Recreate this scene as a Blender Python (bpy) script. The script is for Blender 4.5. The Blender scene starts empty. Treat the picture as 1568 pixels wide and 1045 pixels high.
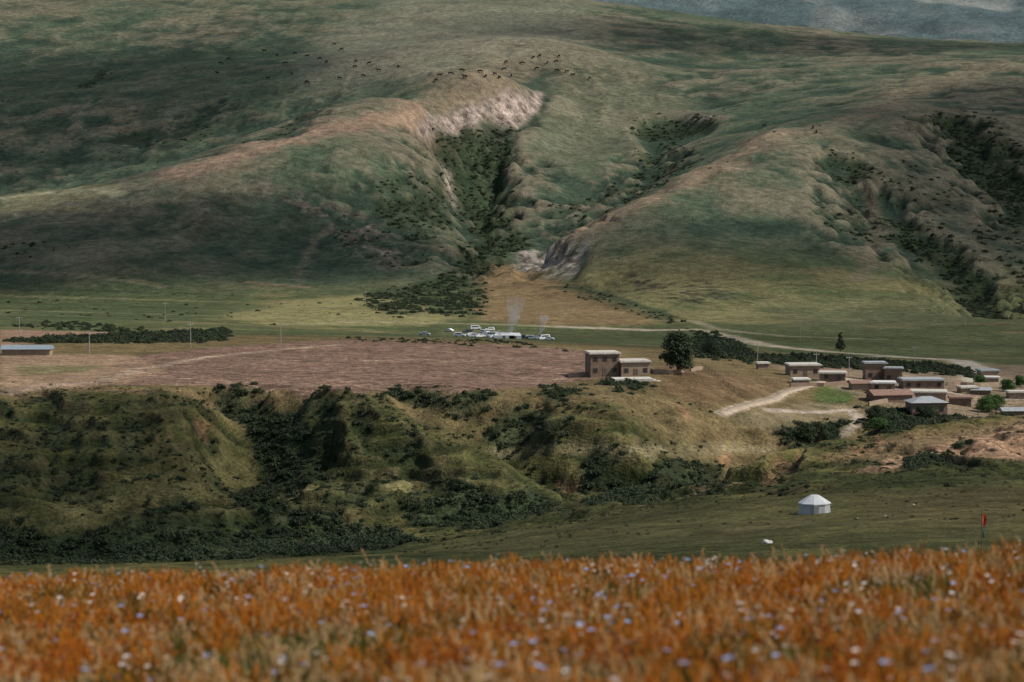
import bpy, bmesh, math, random
import numpy as np
from mathutils import Vector, Matrix
random.seed(7); rng=np.random.default_rng(11)
scene=bpy.context.scene
# ------------------------------------------------------------------ camera
F=4033.0; PITCH=math.atan(322.5/F)
cam=bpy.data.cameras.new("camera"); camo=bpy.data.objects.new("camera",cam)
scene.collection.objects.link(camo); scene.camera=camo
cam.sensor_width=36; cam.lens=36*F/1568; cam.clip_end=20000; cam.clip_start=0.5
camo.location=(0,0,0); camo.rotation_euler=(math.radians(90)-PITCH,0,0)
cam.dof.use_dof=True; cam.dof.focus_distance=1000; cam.dof.aperture_fstop=2.2
cp,sp=math.cos(PITCH),math.sin(PITCH)
def ray(px,py):
    a=(px-784)/F; b=(522.5-py)/F
    y=cp+b*sp; z=-sp+b*cp
    return a/y, z/y      # lateral and vertical tangent per metre of forward range
# ------------------------------------------------------------------ numpy noise
def _h(ix,iy,s):
    n=(ix*374761393+iy*668265263+s*974634777)&0xFFFFFFFF
    n=((n^(n>>13))*1274126177)&0xFFFFFFFF
    return ((n^(n>>16))&0xFFFF)/65535.0
def vn(x,y,s=0):
    fx=np.floor(x);fy=np.floor(y);ix=fx.astype(np.int64);iy=fy.astype(np.int64)
    tx=x-fx;ty=y-fy;tx=tx*tx*(3-2*tx);ty=ty*ty*(3-2*ty)
    a=_h(ix,iy,s);b=_h(ix+1,iy,s);c=_h(ix,iy+1,s);d=_h(ix+1,iy+1,s)
    return (a+(b-a)*tx)*(1-ty)+(c+(d-c)*tx)*ty
def fbm(x,y,o=4,s=0,g=.5):
    r=0;A=1;T=0
    for i in range(o):
        r=r+A*(vn(x,y,s+i*17)*2-1);T+=A;A*=g;x,y=x*1.62+y*1.2+13.1,y*1.62-x*1.2+7.7
    return r/T
def sstep(a,b,x):
    t=np.clip((x-a)/(b-a),0,1);return t*t*(3-2*t)
# ------------------------------------------------------------------ control points (image pixel x, image pixel y, chosen range in m)
CP=[
# near side of the gully
(0,870,420),(300,860,420),(600,850,420),(800,820,420),(1000,800,420),(1200,784,410),(1400,770,420),(1568,765,420),
(0,900,300),(400,895,300),(800,870,300),(1200,842,300),(1568,835,300),
(1000,750,540),(1000,775,480),(1180,700,575),(1200,740,500),(1300,680,592),(1400,700,550),(1400,735,480),(1568,640,622),(1568,690,550),(1568,725,480),
(800,800,500),(700,822,480),(1090,722,560),
# gully bed
(1250,668,640),(1100,702,622),(950,742,582),(880,770,556),(700,790,545),(500,812,530),(300,824,524),(100,835,515),(0,840,510),(1340,652,665),
# spurs of the terrace
(0,610,600),(0,680,575),(0,750,548),(200,612,595),(200,690,568),(200,745,552),(100,790,535),(320,612,600),(310,690,578),(300,740,562),
(370,602,628),(380,650,608),(395,700,592),(400,760,562),
(440,604,610),(480,603,602),(490,680,577),(480,740,560),
(530,600,615),(600,640,595),(700,680,577),(800,735,561),(560,720,572),(650,745,560),
(640,612,632),(700,640,620),(760,670,612),(850,715,597),(900,745,583),(740,625,628),
(870,610,630),(870,650,608),(870,688,598),(1000,640,624),(1100,642,646),(1050,688,622),(780,640,622),(960,612,640),
# terrace top
(0,600,612),(200,592,625),(450,597,618),(700,600,632),(850,590,665),(0,560,720),(200,560,710),(450,560,720),(700,560,722),
(0,530,830),(250,530,830),(500,522,865),(700,527,850),(880,535,830),(0,505,1050),(200,510,1000),(350,507,1040),
(950,578,680),(1040,568,690),(1000,600,655),(900,566,700),(1000,552,800),
# village
(1140,612,672),(1200,612,700),(1300,600,722),(1400,622,700),(1500,632,705),(1300,570,800),(1450,582,800),(1568,600,760),(1568,572,900),(1300,555,900),(1500,560,960),
# valley floor
(0,480,1250),(250,492,1250),(500,506,1250),(700,514,1275),(900,515,1250),(1100,520,1200),(1300,532,1150),(1500,545,1100),
(500,470,1480),(700,480,1450),(1000,495,1380),(1200,505,1320),(1400,505,1320),(1568,510,1300),
(0,425,1720),(200,436,1680),(300,442,1670),(560,452,1600),(780,430,1680),(900,446,1600),(1000,480,1440),(1150,472,1480),(1300,490,1420),(1500,490,1420),
# left spur
(0,345,1860),(150,302,1900),(300,262,1950),(420,215,2020),(520,190,2080),(640,165,2150),(760,113,2350),(850,60,2700),
(0,332,2080),(150,303,2150),(300,262,2240),(420,217,2320),(520,187,2380),
(0,200,2520),(200,180,2550),(400,130,2600),(0,100,2900),(200,80,2950),(400,60,3000),(600,70,2850),(550,130,2550),(0,0,3400),(300,0,3400),(600,0,3300),(800,-3,3300),
(0,390,1770),(150,400,1720),(300,350,1820),(450,300,1900),(450,400,1760),(560,260,1960),(600,380,1790),(650,420,1720),(640,240,2020),(690,370,1800),
# central gully
(740,200,2240),(722,260,2110),(725,320,1980),(748,370,1850),(790,392,1770),
(1040,192,2330),(1000,252,2180),(955,300,2060),(880,345,1940),(825,375,1830),
(850,200,2340),(840,280,2120),(810,330,1990),(900,150,2500),(900,290,2130),(960,220,2300),(1100,165,2450),
# right spur
(810,400,1720),(870,360,1745),(960,315,1800),(1080,262,1890),(1180,203,2020),(1290,183,2160),(1420,130,2400),(1568,90,2700),
(900,425,1620),(1000,400,1640),(1000,455,1510),(1150,350,1750),(1150,440,1560),(1300,300,1860),(1300,400,1680),(1450,250,2010),(1450,350,1810),(1440,440,1600),(1568,300,1930),(1568,420,1690),
(1380,330,1790),(1490,440,1630),
# skyline
(1000,100,2750),(1200,110,2650),(940,6,3300),(1050,22,3250),(1200,38,3200),(1420,62,3100),(1568,66,3100),
]
CZ=[]
for px in (-300,0,400,800,1200,1568,1868):
    CZ+=[(px,-41,120),(px,-43,200),(px,60,3900),(px,120,4600)]
CZ+=[(-300,330,6000),(0,340,6000),(500,330,6000),(900,320,5900),(1100,250,5600),(1250,330,6200),(1420,300,5700),(1568,330,6100),(1868,340,6000),(500,420,7500),(1100,430,7500),(1700,430,7500)]
A=[];T=[]
def addp(u,d,t): A.append((u,math.log(d)));T.append(t)
for (px,py,d) in CP:
    for q in ([px]+([px-350] if px<=0 else [])+([px+350] if px>=1568 else [])):
        u,t=ray(q,py); addp(u,d,t)
for (px,z,d) in CZ:
    u,_=ray(px,300); addp(u,d,z/d)
A=np.array(A);T=np.array(T);n=len(A)
def ker(r2): return np.where(r2>1e-14,r2*np.log(r2+1e-14)*.5,0)
D=((A[:,None,:]-A[None,:,:])**2).sum(2)
K=ker(D)+np.eye(n)*2e-5
Pm=np.hstack([np.ones((n,1)),A])
M=np.block([[K,Pm],[Pm.T,np.zeros((3,3))]])
sol=np.linalg.solve(M,np.concatenate([T,np.zeros(3)]))
# ------------------------------------------------------------------ terrain grid
ui=np.concatenate([np.linspace(-.36,-.205,40)[:-1],np.linspace(-.205,.205,660),np.linspace(.205,.36,40)[1:]])
def lg(a,b,k): return np.linspace(math.log(a),math.log(b),k)[:-1]
bi=np.concatenate([lg(120,450,110),lg(450,760,460),lg(760,1250,180),lg(1250,1700,170),lg(1700,3400,460),lg(3400,9000,110)])
NR,NC=len(bi),len(ui)
UU,BB=np.meshgrid(ui,bi); YY=np.exp(BB); XX=UU*YY
def H0(u,b):
    uf=u.ravel();bf=b.ravel();o=np.empty(uf.shape)
    for i in range(0,len(uf),20000):
        a=uf[i:i+20000];c=bf[i:i+20000]
        r2=(a[:,None]-A[None,:,0])**2+(c[:,None]-A[None,:,1])**2
        o[i:i+20000]=ker(r2)@sol[:n]+sol[n]+sol[n+1]*a+sol[n+2]*c
    return o.reshape(u.shape)
Z=H0(UU,BB)*YY
def blur(a,ru,rb,it=2):
    for _ in range(it):
        for ax,r in ((1,ru),(0,rb)):
            if r<1: continue
            p=np.pad(a,[(r+1,r) if k==ax else (0,0) for k in (0,1)],mode='edge')
            c=np.cumsum(p,axis=ax)
            if ax==1: a=(c[:,2*r+1:]-c[:,:-(2*r+1)])/(2*r+1)
            else: a=(c[2*r+1:,:]-c[:-(2*r+1),:])/(2*r+1)
    return a
def colprof(u):
    j=np.clip(np.searchsorted(ui,u)-1,0,NC-2); w=(u-ui[j])/(ui[j+1]-ui[j])
    return Zc[:,j]*(1-w)+Zc[:,j+1]*w
YI=np.exp(bi)
def sight_(px,py,dmin=430,dmax=9000):
    u,t=ray(px,py); p=colprof(u)/YI
    k=np.where((p>=t)&(YI>=dmin)&(YI<=dmax))[0]
    if len(k)==0: return None
    i=k[0]
    if i>0 and p[i-1]<t and YI[i]>dmin*1.01:
        w=(t-p[i-1])/(p[i]-p[i-1]); return u,bi[i-1]+w*(bi[i]-bi[i-1])
    return u,bi[i]
def sight(px,py,dmin=430,dmax=9000):
    for k in range(60):
        r=sight_(px,py+k*2,dmin,dmax)
        if r: return r
    return ray(px,py)[0],math.log(dmin*1.05)
def gz(u,b):
    j=np.clip(np.searchsorted(ui,u)-1,0,NC-2); i=np.clip(np.searchsorted(bi,b)-1,0,NR-2)
    wu=np.clip((u-ui[j])/(ui[j+1]-ui[j]),0,1); wb=np.clip((b-bi[i])/(bi[i+1]-bi[i]),0,1)
    return (Zc[i,j]*(1-wu)+Zc[i,j+1]*wu)*(1-wb)+(Zc[i+1,j]*(1-wu)+Zc[i+1,j+1]*wu)*wb
Zc=Z
J1=fbm(XX/60,YY/60,4,3);J2=fbm(XX/60,YY/60,4,31)
J3=fbm(XX/14,YY/14,3,53);J4=fbm(XX/14,YY/14,3,77)
def dens(pts,k=7,close=True):
    o=[];m=len(pts)
    for i in range(m if close else m-1):
        a=pts[i];b=pts[(i+1)%m]
        for s in range(k): o.append((a[0]+(b[0]-a[0])*s/k,a[1]+(b[1]-a[1])*s/k))
    if not close:o.append(pts[-1])
    return o
def poly(pts,soft=2,jit=.5,dmin=430,dmax=9000):
    P=[sight_(p[0],p[1],dmin,dmax) for p in dens(pts)]
    P=np.array([p for p in P if p])
    m=np.zeros(UU.shape)
    if len(P)<3: print("EMPTY",pts[0]);return m
    pad=.02
    j0,j1=np.searchsorted(ui,[P[:,0].min()-pad,P[:,0].max()+pad]);i0,i1=np.searchsorted(bi,[P[:,1].min()-pad,P[:,1].max()+pad])
    s=(slice(i0,i1),slice(j0,j1))
    far=sstep(900,1600,YY[s])
    au=UU[s]+jit*((J1[s]*14*far+J3[s]*5)/YY[s]); ab=BB[s]+jit*((J2[s]*14*far+J4[s]*5)/YY[s])
    ins=np.zeros(au.shape,bool)
    for k in range(len(P)):
        x0,y0=P[k];x1,y1=P[(k+1)%len(P)]
        if y0==y1: continue
        c=((y0>ab)!=(y1>ab))&(au<(x1-x0)*(ab-y0)/(y1-y0)+x0); ins^=c
    m[s]=ins
    return blur(m,soft,soft) if soft else m
def line(pts,w,jit=0,dmin=430,dmax=9000,soft=.6):
    P=[sight_(p[0],p[1],dmin,dmax) for p in dens(pts,8,False)]
    P=np.array([p for p in P if p])
    m=np.zeros(UU.shape)
    if len(P)<2: print("EMPTYL",pts[0]);return m
    pad=w*3/math.exp(P[:,1].min())+.004
    j0,j1=np.searchsorted(ui,[P[:,0].min()-pad,P[:,0].max()+pad]);i0,i1=np.searchsorted(bi,[P[:,1].min()-pad,P[:,1].max()+pad])
    s=(slice(i0,i1),slice(j0,j1));x=UU[s]+jit*J3[s]*w/YY[s];y=BB[s]+jit*J4[s]*w/YY[s];best=np.full(x.shape,1e9)
    for k in range(len(P)-1):
        a=P[k];d=P[k+1]-a;L=(d**2).sum()+1e-15
        if L>.06**2: continue
        t=np.clip(((x-a[0])*d[0]+(y-a[1])*d[1])/L,0,1)
        best=np.minimum(best,(x-a[0]-t*d[0])**2+(y-a[1]-t*d[1])**2)
    dist=np.sqrt(best)*YY[s]
    m[s]=1-sstep(w*.5*(1-soft),w*.5*(1+soft),dist); return m
# relief: landslip bowl, gullies, rills
far=sstep(1650,1900,YY)*(1-sstep(3300,3600,YY))
slip=poly([(632,188),(665,170),(720,155),(765,141),(828,139),(822,165),(800,200),(775,250),(755,310),(735,330),(690,290),(672,230),(640,205)],4,.5,1700)
slip2=poly([(968,200),(1000,180),(1040,178),(1100,182),(1085,200),(1030,222),(1000,240)],3,.4,1700)
slip3=poly([(800,385),(850,375),(893,372),(880,432),(800,425),(785,400)],3,.4,1500)
gl=line([(745,215),(722,265),(730,330),(750,372),(785,395)],62,.6,1700,9000,.9)
gl2=line([(1010,240),(985,280),(930,315),(870,350),(825,378)],45,.6,1700,9000,.9)
gl3=line([(1340,300),(1380,345),(1430,400),(1490,440),(1520,485)],45,.5,1450)
gl4=line([(1450,190),(1490,235),(1540,290),(1600,340)],55,.5,1700)
gl5=line([(1290,250),(1300,300),(1305,360)],32,.5,1700)
gl6=line([(560,300),(600,340),(650,385)],40,.6,1700,9000,.9)
gl7=line([(390,240),(450,195),(500,150)],30,.6,2050,9000,.9)
gl8=line([(190,215),(260,200),(330,170)],35,.7,2050,9000,.9)
gm1=line([(372,604),(385,650),(398,700),(402,755)],24,.5,560,660)
gm2=line([(650,615),(705,642),(765,672),(850,716),(900,745)],20,.5,560,660)
gm3=line([(305,625),(322,680),(330,740)],10,.6,540,640)
gm4=line([(560,640),(620,690),(650,740)],9,.6,540,640)
gm5=line([(80,630),(130,690),(110,760)],12,.6,540,640)
gm6=line([(200,640),(215,700),(190,760)],8,.6,540,640)
gm7=line([(470,625),(500,680),(520,740)],8,.6,540,640)
gm8=line([(820,620),(800,650),(770,668)],8,.6,560,660)
gm9=line([(1000,625),(1010,655),(1000,685)],9,.6,560,680)
bed=line([(1280,655),(1250,668),(1100,705),(1000,738),(950,745),(880,770),(700,792),(500,812),(300,824),(100,835)],22,.4,500,690)
rid=1-np.abs(fbm(XX/150+J1*.5,YY/230,4,91))
Z=Z-13*slip-9*slip2-6*slip3-12*gl-9*gl2-10*gl3-10*gl4-6*gl5-5*gl6-4*gl7-4*gl8-6*gm1-4.5*gm2-2.5*gm3-2.4*gm4-2.5*gm5-2*gm6-2*gm7-2*gm8-2*gm9-3.5*bed
up=1-.5*sstep(2400,2800,YY)
rill=1-np.abs(fbm(XX/34+J3*.3,YY/110,4,131))
Z+=far*up*((rid-.75)*8+J1*2.5+fbm(XX/40,YY/40,3,5)*1.3+(rill-.75)*5.0*sstep(.35,.6,fbm(XX/160,YY/200,2,133)*.5+.5))
Z+=far*slip*(fbm(XX/16,YY/40,4,8)*8)
Z+=sstep(3600,4600,YY)*(1-np.abs(fbm(XX/500,YY/500,5,12))-.7)*110
midz=sstep(440,500,YY)*(1-sstep(605,640,YY))
ridm=1-np.abs(fbm(XX/13+J3*.5,YY/26,4,61))
Z+=midz*((ridm-.75)*2.8+J3*1.0+fbm(XX/38,YY/38,2,62)*1.2)
# old field benches and lynchets on the near hills
sb=3.1;fz=Z/sb+J3*.5+fbm(XX/50,YY/50,2,66)*1.2;fq=fz-np.floor(fz)
bench=midz*sstep(.35,.55,fbm(XX/45,YY/45,2,67)*.5+.5)*(1-bed)*(1-gm1)
Z+=bench*.62*sb*(sstep(.60,1,fq)-fq+.35)
riser=bench*sstep(.58,.72,fq)*(1-sstep(.92,1,fq))
Z+=(sstep(200,300,YY)*(1-sstep(600,620,YY)))*fbm(XX/45,YY/45,3,70)*1.2
Z+=(sstep(1000,1250,YY)*(1-sstep(1650,1700,YY)))*fbm(XX/90,YY/90,3,72)*1.5
Z+=fbm(XX/3,YY/3,2,73)*.15*(YY<1400)
cutm=poly([(1005,735),(1060,722),(1180,712),(1225,690),(1240,700),(1180,750),(1060,752),(1010,745)],1,.8,500,600)
Z-=cutm*3.2
bank=poly([(760,694),(900,697),(1100,697),(1190,700),(1150,712),(1100,720),(1000,712),(880,712)],1,.8,560,640)
Z-=bank*2.6
Zc=Z
# ------------------------------------------------------------------ ground tint
def C3(*c): return np.array(c)
N1=fbm(XX/120,YY/160,4,101)*.5+.5;N2=fbm(XX/25,YY/25,4,102)*.5+.5;N3=fbm(XX/7,YY/7,3,103)*.5+.5;N4=fbm(XX/320,YY/320,3,104)*.5+.5
def mix(c,col,m):
    return c+(np.asarray(col)-c)*np.clip(m,0,1)[...,None]
C=np.zeros(UU.shape+(3,))
C[:]=C3(.054,.058,.019)
C=mix(C,C3(.125,.108,.040),sstep(.42,.66,N2*.6+N3*.4)*.75)
C=mix(C,C3(.028,.036,.014),sstep(.46,.70,1-N2)*.8)
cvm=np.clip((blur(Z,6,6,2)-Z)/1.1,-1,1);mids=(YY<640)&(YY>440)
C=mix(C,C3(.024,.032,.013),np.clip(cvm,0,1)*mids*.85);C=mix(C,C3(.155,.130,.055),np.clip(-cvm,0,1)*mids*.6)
C=mix(C,C3(.13,.085,.045),riser*sstep(.45,.6,N3)*.7);C=mix(C,C3(.03,.038,.016),riser*sstep(.5,.4,N3)*.5 if False else riser*(1-sstep(.40,.55,N3))*.6)
plat=sstep(610,632,YY); C=mix(C,C3(.16,.115,.058),plat*(.55+.4*N2))
vall=sstep(900,1000,YY); C=mix(C,C3(.074,.086,.038),vall); C=mix(C,C3(.155,.135,.064),vall*sstep(.45,.65,N1*.5+N2*.5)*.8)
mt=sstep(1600,1750,YY)
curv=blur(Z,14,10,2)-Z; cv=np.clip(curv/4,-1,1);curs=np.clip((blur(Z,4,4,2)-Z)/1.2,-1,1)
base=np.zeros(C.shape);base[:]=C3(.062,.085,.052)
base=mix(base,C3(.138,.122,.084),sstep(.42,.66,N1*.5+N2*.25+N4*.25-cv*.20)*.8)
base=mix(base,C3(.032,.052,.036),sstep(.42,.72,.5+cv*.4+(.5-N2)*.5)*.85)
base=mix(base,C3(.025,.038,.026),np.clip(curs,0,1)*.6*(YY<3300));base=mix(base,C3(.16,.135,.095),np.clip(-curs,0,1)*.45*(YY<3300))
scar=far*sstep(.62,.70,fbm(XX/30,YY/14,4,141)*.5+.5)*sstep(.45,.6,N1)
base=mix(base,C3(.040,.045,.032),scar*.6)
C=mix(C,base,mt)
fr=sstep(3500,4200,YY);C=mix(C,C3(.070,.098,.10),fr);C=mix(C,C3(.19,.20,.185),fr*sstep(.5,.7,N4*.5+N1*.5))  # far ridges: blue aerial haze put into the ground colour
# specific surfaces
def P(pts,col,k=1,soft=2,jit=.5,dmin=430,dmax=9000):
    global C
    m=poly(pts,soft,jit,dmin,dmax)*k; C=mix(C,C3(*col),m); return m
def L(pts,w,col,k=1,jit=0,dmin=430,dmax=9000,soft=.6):
    global C
    m=line(pts,w,jit,dmin,dmax,soft)*k; C=mix(C,C3(*col),m); return m
P([(290,472),(560,452),(720,482),(640,500),(420,498),(350,487)],(.22,.195,.09),.8,3)  # sunlit stripe of valley floor, painted as a paler ground colour
P([(0,440),(300,448),(420,470),(300,490),(0,495)],(.062,.078,.036),.8,5)
P([(730,404),(780,402),(870,440),(990,480),(1000,497),(850,500),(728,492)],(.185,.125,.065),.85,3,.5,1200)
P([(1150,460),(1568,450),(1568,500),(1200,500)],(.115,.115,.06),.5,6)
pm=P([(190,548),(330,532),(520,520),(700,524),(880,535),(905,545),(945,575),(870,586),(820,592),(700,601),(450,599),(300,590),(140,590)],(.175,.112,.080),1,1,.12,600,900)
P([(0,543),(200,543),(260,570),(160,592),(0,601)],(.26,.175,.115),.9,2,.3,600,900)
P([(20,560),(170,560),(120,570),(40,575)],(.12,.12,.05),.7,2,.6,600,900)
P([(0,505),(212,510),(205,518),(80,522),(0,532)],(.25,.16,.108),1,1,.2,800,1300)
P([(0,602),(160,593),(450,602),(440,608),(150,600),(0,614)],(.19,.125,.07),.7,2,.5,560,700)
P([(1240,700),(1400,660),(1568,640),(1568,650),(1420,682),(1300,712)],(.16,.115,.055),.85,2,.3,480,660)
pm2=P([(1310,724),(1360,702),(1420,682),(1568,648),(1640,640),(1640,705),(1568,706),(1500,700),(1420,704),(1370,724)],(.27,.17,.105),1,1,.25,470,680)
pm3=P([(1280,700),(1380,672),(1500,655),(1568,642),(1640,630),(1568,652),(1420,684),(1340,706)],(.18,.125,.07),.8,1,.3,470,690)
P([(1010,558),(1060,560),(1130,575),(1200,580),(1195,600),(1130,615),(1080,628),(1020,600)],(.14,.09,.05),.8,2,.5,600,800)
P([(1240,600),(1280,585),(1310,600),(1300,618),(1250,620)],(.065,.095,.028),.9,2,.6,600,800)
P([(1180,560),(1590,560),(1590,640),(1450,640),(1320,612),(1260,585)],(.22,.165,.115),.75,3,.6,650,1000)
P([(1130,640),(1230,615),(1320,620),(1310,640),(1200,655),(1130,655)],(.185,.15,.09),.8,2,.5,560,800)
P([(742,683),(900,684),(1100,682),(1190,686),(1170,695),(1000,698),(760,693)],(.22,.18,.10),.95,1,.4,500,660)
P([(420,745),(480,735),(700,735),(770,735),(730,752),(560,750),(430,775)],(.165,.145,.065),.85,2,.6,500,660)
P([(90,780),(200,720),(385,690),(390,745),(300,760),(200,765),(130,795)],(.13,.115,.048),.8,2,.8,500,660)
P([(1080,812),(1230,795),(1240,800),(1100,822)],(.24,.18,.10),.6,2,.6,300,500)
P([(640,840),(850,800),(1000,775),(1200,760),(1568,735),(1568,835),(700,850)],(.10,.092,.038),.6,4,.3,200,560)
P([(1300,765),(1568,745),(1568,800),(1350,800)],(.12,.085,.04),.5,5,.8,300,560)
for a in ([(308,650),(335,655),(330,690),(318,690)],[(1095,700),(1115,695),(1115,712),(1098,712)],[(1350,665),(1300,700),(1345,690)],[(640,735),(660,720),(680,733)],[(535,610),(545,612),(580,640),(570,640)],[(1040,620),(1060,640),(1050,645)]):
    P(a,(.25,.145,.08),.85,1,.9,480,680)
ero=np.clip(cutm*1.0*sstep(.35,.6,N3+.1)+bank*sstep(.42,.58,N3),0,1);C=mix(C,C3(.16,.10,.055),ero*.85)
# crest dry grass
L([(280,265),(350,243),(420,218),(520,195),(600,182),(660,172)],34,(.25,.165,.115),.75,.6,1800,2200,.98)
L([(660,172),(720,140),(800,95)],50,(.18,.135,.09),.6,.7,1900,2800,.98)
L([(850,372),(960,318),(1080,266),(1150,225),(1180,206)],32,(.24,.17,.115),.7,.6,1600,2100,.98)
L([(1180,206),(1290,188),(1420,135),(1540,95)],45,(.18,.145,.10),.6,.7,1800,2800,.98)
P([(0,340),(130,305),(200,285),(150,285),(0,300)],(.18,.17,.095),.7,2,.5,1900)
P([(850,130),(930,110),(1080,160),(1000,190),(880,260),(820,230)],(.135,.132,.085),.6,6,.6,1800)
P([(600,0),(900,0),(900,60),(700,110),(450,150),(500,60)],(.20,.185,.135),.5,12,.8,2200)
rk=poly([(632,186),(665,170),(720,155),(765,141),(828,139),(824,160),(800,186),(770,200),(750,175),(720,190),(690,196),(660,204),(640,200)],1,.6,1700)
C=mix(C,C3(.27,.215,.185),rk*.95)
rk2=poly([(806,392),(850,378),(893,374),(882,400),(870,432),(820,425),(800,410)],2,1.0,1500,1900);C=mix(C,C3(.27,.235,.20),rk2*sstep(.3,.5,N3)*.9)
rk3=poly([(470,350),(560,330),(610,370),(610,412),(540,400),(490,370)],3,1,1500)*sstep(.5,.62,N3);C=mix(C,C3(.20,.165,.135),rk3*.8)
rk4=poly([(672,250),(692,250),(690,305),(678,300)],1,.7,1700);C=mix(C,C3(.25,.21,.17),rk4*.8)
rk5=poly([(390,270),(500,310),(540,340),(480,350),(410,300)],3,1,1500)*sstep(.5,.6,N3);C=mix(C,C3(.12,.10,.08),rk5*.7)
rk6=poly([(1040,178),(1085,178),(1085,192),(1045,190)],1,.5,1700);C=mix(C,C3(.24,.2,.17),rk6*.8)
rk7=poly([(930,420),(1100,430),(1180,460),(1050,470),(950,450)],3,1,1400,1900)*sstep(.52,.6,N3);C=mix(C,C3(.045,.045,.032),rk7*.7)
rk8=poly([(230,190),(275,185),(270,205),(235,205)],2,1,1900)*sstep(.4,.6,N3);C=mix(C,C3(.14,.11,.09),rk8*.7)
rk9=poly([(745,215),(790,205),(775,245),(745,260)],1,.9,1800)*sstep(.45,.55,N3);C=mix(C,C3(.22,.19,.165),rk9*.8)
rock=np.clip(rk+rk2+rk3+rk4+rk5+rk6+rk7+rk8+rk9+ero*.6,0,1)
# tracks
road=[(1105,634),(1140,622),(1185,612),(1205,600),(1238,592),(1262,583),(1300,580)]
L(road,3.6,(.34,.27,.20),1,0,600,800)
L([(1175,628),(1250,632),(1300,628),(1316,640),(1290,665)],3.5,(.33,.27,.21),1,0,560,800)
L([(1300,580),(1350,590),(1400,600),(1450,600),(1500,610),(1568,612)],3.5,(.32,.26,.20),.9,.2,640,1000)
vroad=[(842,500),(920,503),(1000,506),(1060,505),(1110,515),(1180,530),(1280,540),(1400,548),(1470,553),(1490,562),(1497,582)]
L(vroad,11,(.33,.28,.20),1,.15,780,1700)
L([(1340,546),(1420,549),(1470,552),(1488,560),(1497,575),(1497,590)],8,(.42,.37,.30),1,.1,700,1300)
L([(440,497),(560,493),(760,497),(842,500)],8,(.24,.21,.13),.8,.3,1100,1700)
L([(1000,490),(1060,492),(1100,505),(1200,515),(1350,520)],7,(.23,.20,.13),.7,.3,1000,1700)
L([(0,602),(60,592),(150,585),(215,565),(330,545),(520,528)],4,(.31,.23,.165),.8,.4,600,900)
L([(250,578),(450,590),(820,585),(940,570)],2.0,(.28,.20,.14),.5,.4,600,900)
L([(560,553),(640,550),(700,555),(800,548),(880,545)],2.0,(.30,.22,.16),.6,.3,600,900)
L([(0,303),(90,295),(150,290),(180,298)],12,(.23,.215,.14),.8,.4,1900)
L([(0,322),(100,318),(170,325)],8,(.19,.17,.10),.6,.4,1800)
L([(456,440),(462,415),(470,385),(500,350)],6,(.16,.13,.09),.5,.8,1500)
L([(380,432),(470,440)],7,(.20,.135,.09),.6,.3,1500)
L([(1330,295),(1345,370),(1320,430)],9,(.15,.12,.085),.6,.8,1500)
L([(0,415),(120,420),(250,438)],8,(.17,.15,.09),.6,.6,1500)
L([(130,135),(160,108)],10,(.03,.036,.028),.9,.8,2300)
L([(380,235),(425,205),(465,180)],12,(.035,.04,.03),.85,.8,2100)
L([(0,190),(70,196),(200,240),(310,250)],9,(.04,.055,.035),.6,.9,2000)
L([(0,215),(60,200),(120,170),(180,160)],9,(.04,.055,.035),.5,.9,2100)
L([(100,230),(200,215),(330,235)],10,(.045,.055,.04),.5,.9,2050)
for k,yy in enumerate((452,463,474,485,494)):
    L([(0,yy-10),(150,yy-6),(360,yy)],7,(.155,.145,.075) if k%2 else (.04,.052,.028),.7,.3,1100,1700)
L([(840,440),(900,443),(960,462),(1035,487)],7,(.045,.055,.03),.8,.4,1300,1700)
furrow=np.clip(pm+pm2*.8+pm3*.6,0,1)
# ------------------------------------------------------------------ shader helpers
def newmat(name,rough=.9):
    m=bpy.data.materials.new(name);m.use_nodes=True;nt=m.node_tree;b=nt.nodes['Principled BSDF'];b.inputs['Roughness'].default_value=rough
    b.inputs['Specular IOR Level'].default_value=.2
    return m,nt,b
def N(nt,t,**k):
    x=nt.nodes.new(t)
    for a,v in k.items(): setattr(x,a,v)
    return x
def noisenode(nt,src,scale,detail=3,rough=.6):
    x=N(nt,'ShaderNodeTexNoise');x.inputs['Scale'].default_value=scale;x.inputs['Detail'].default_value=detail;x.inputs['Roughness'].default_value=rough
    nt.links.new(src,x.inputs['Vector']);return x.outputs['Fac']
def maprange(nt,src,a,b,c,d):
    x=N(nt,'ShaderNodeMapRange')
    for i,v in ((1,a),(2,b),(3,c),(4,d)): x.inputs[i].default_value=v
    nt.links.new(src,x.inputs[0]);return x.outputs[0]
def math_(nt,op,a,b):
    x=N(nt,'ShaderNodeMath',operation=op)
    for i,v in enumerate((a,b)):
        if isinstance(v,(int,float)): x.inputs[i].default_value=v
        else: nt.links.new(v,x.inputs[i])
    return x.outputs[0]
def lerp1(nt,fac,src):
    x=N(nt,'ShaderNodeMix');nt.links.new(fac,x.inputs[0]);x.inputs[2].default_value=1;nt.links.new(src,x.inputs[3]);return x.outputs[0]
def scalecol(nt,col,fac):
    x=N(nt,'ShaderNodeVectorMath',operation='SCALE');nt.links.new(col,x.inputs[0]);nt.links.new(fac,x.inputs['Scale']);return x.outputs[0]
def simple(name,col,rough=.85,var=.25,scale=1.5,metal=0):
    m,nt,b=newmat(name,rough);g=N(nt,'ShaderNodeNewGeometry')
    f=maprange(nt,noisenode(nt,g.outputs['Position'],scale,4),.3,.7,1-var,1+var)
    rgb=N(nt,'ShaderNodeRGB');rgb.outputs[0].default_value=(*col,1)
    nt.links.new(scalecol(nt,rgb.outputs[0],f),b.inputs['Base Color']);b.inputs['Metallic'].default_value=metal
    return m
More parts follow.
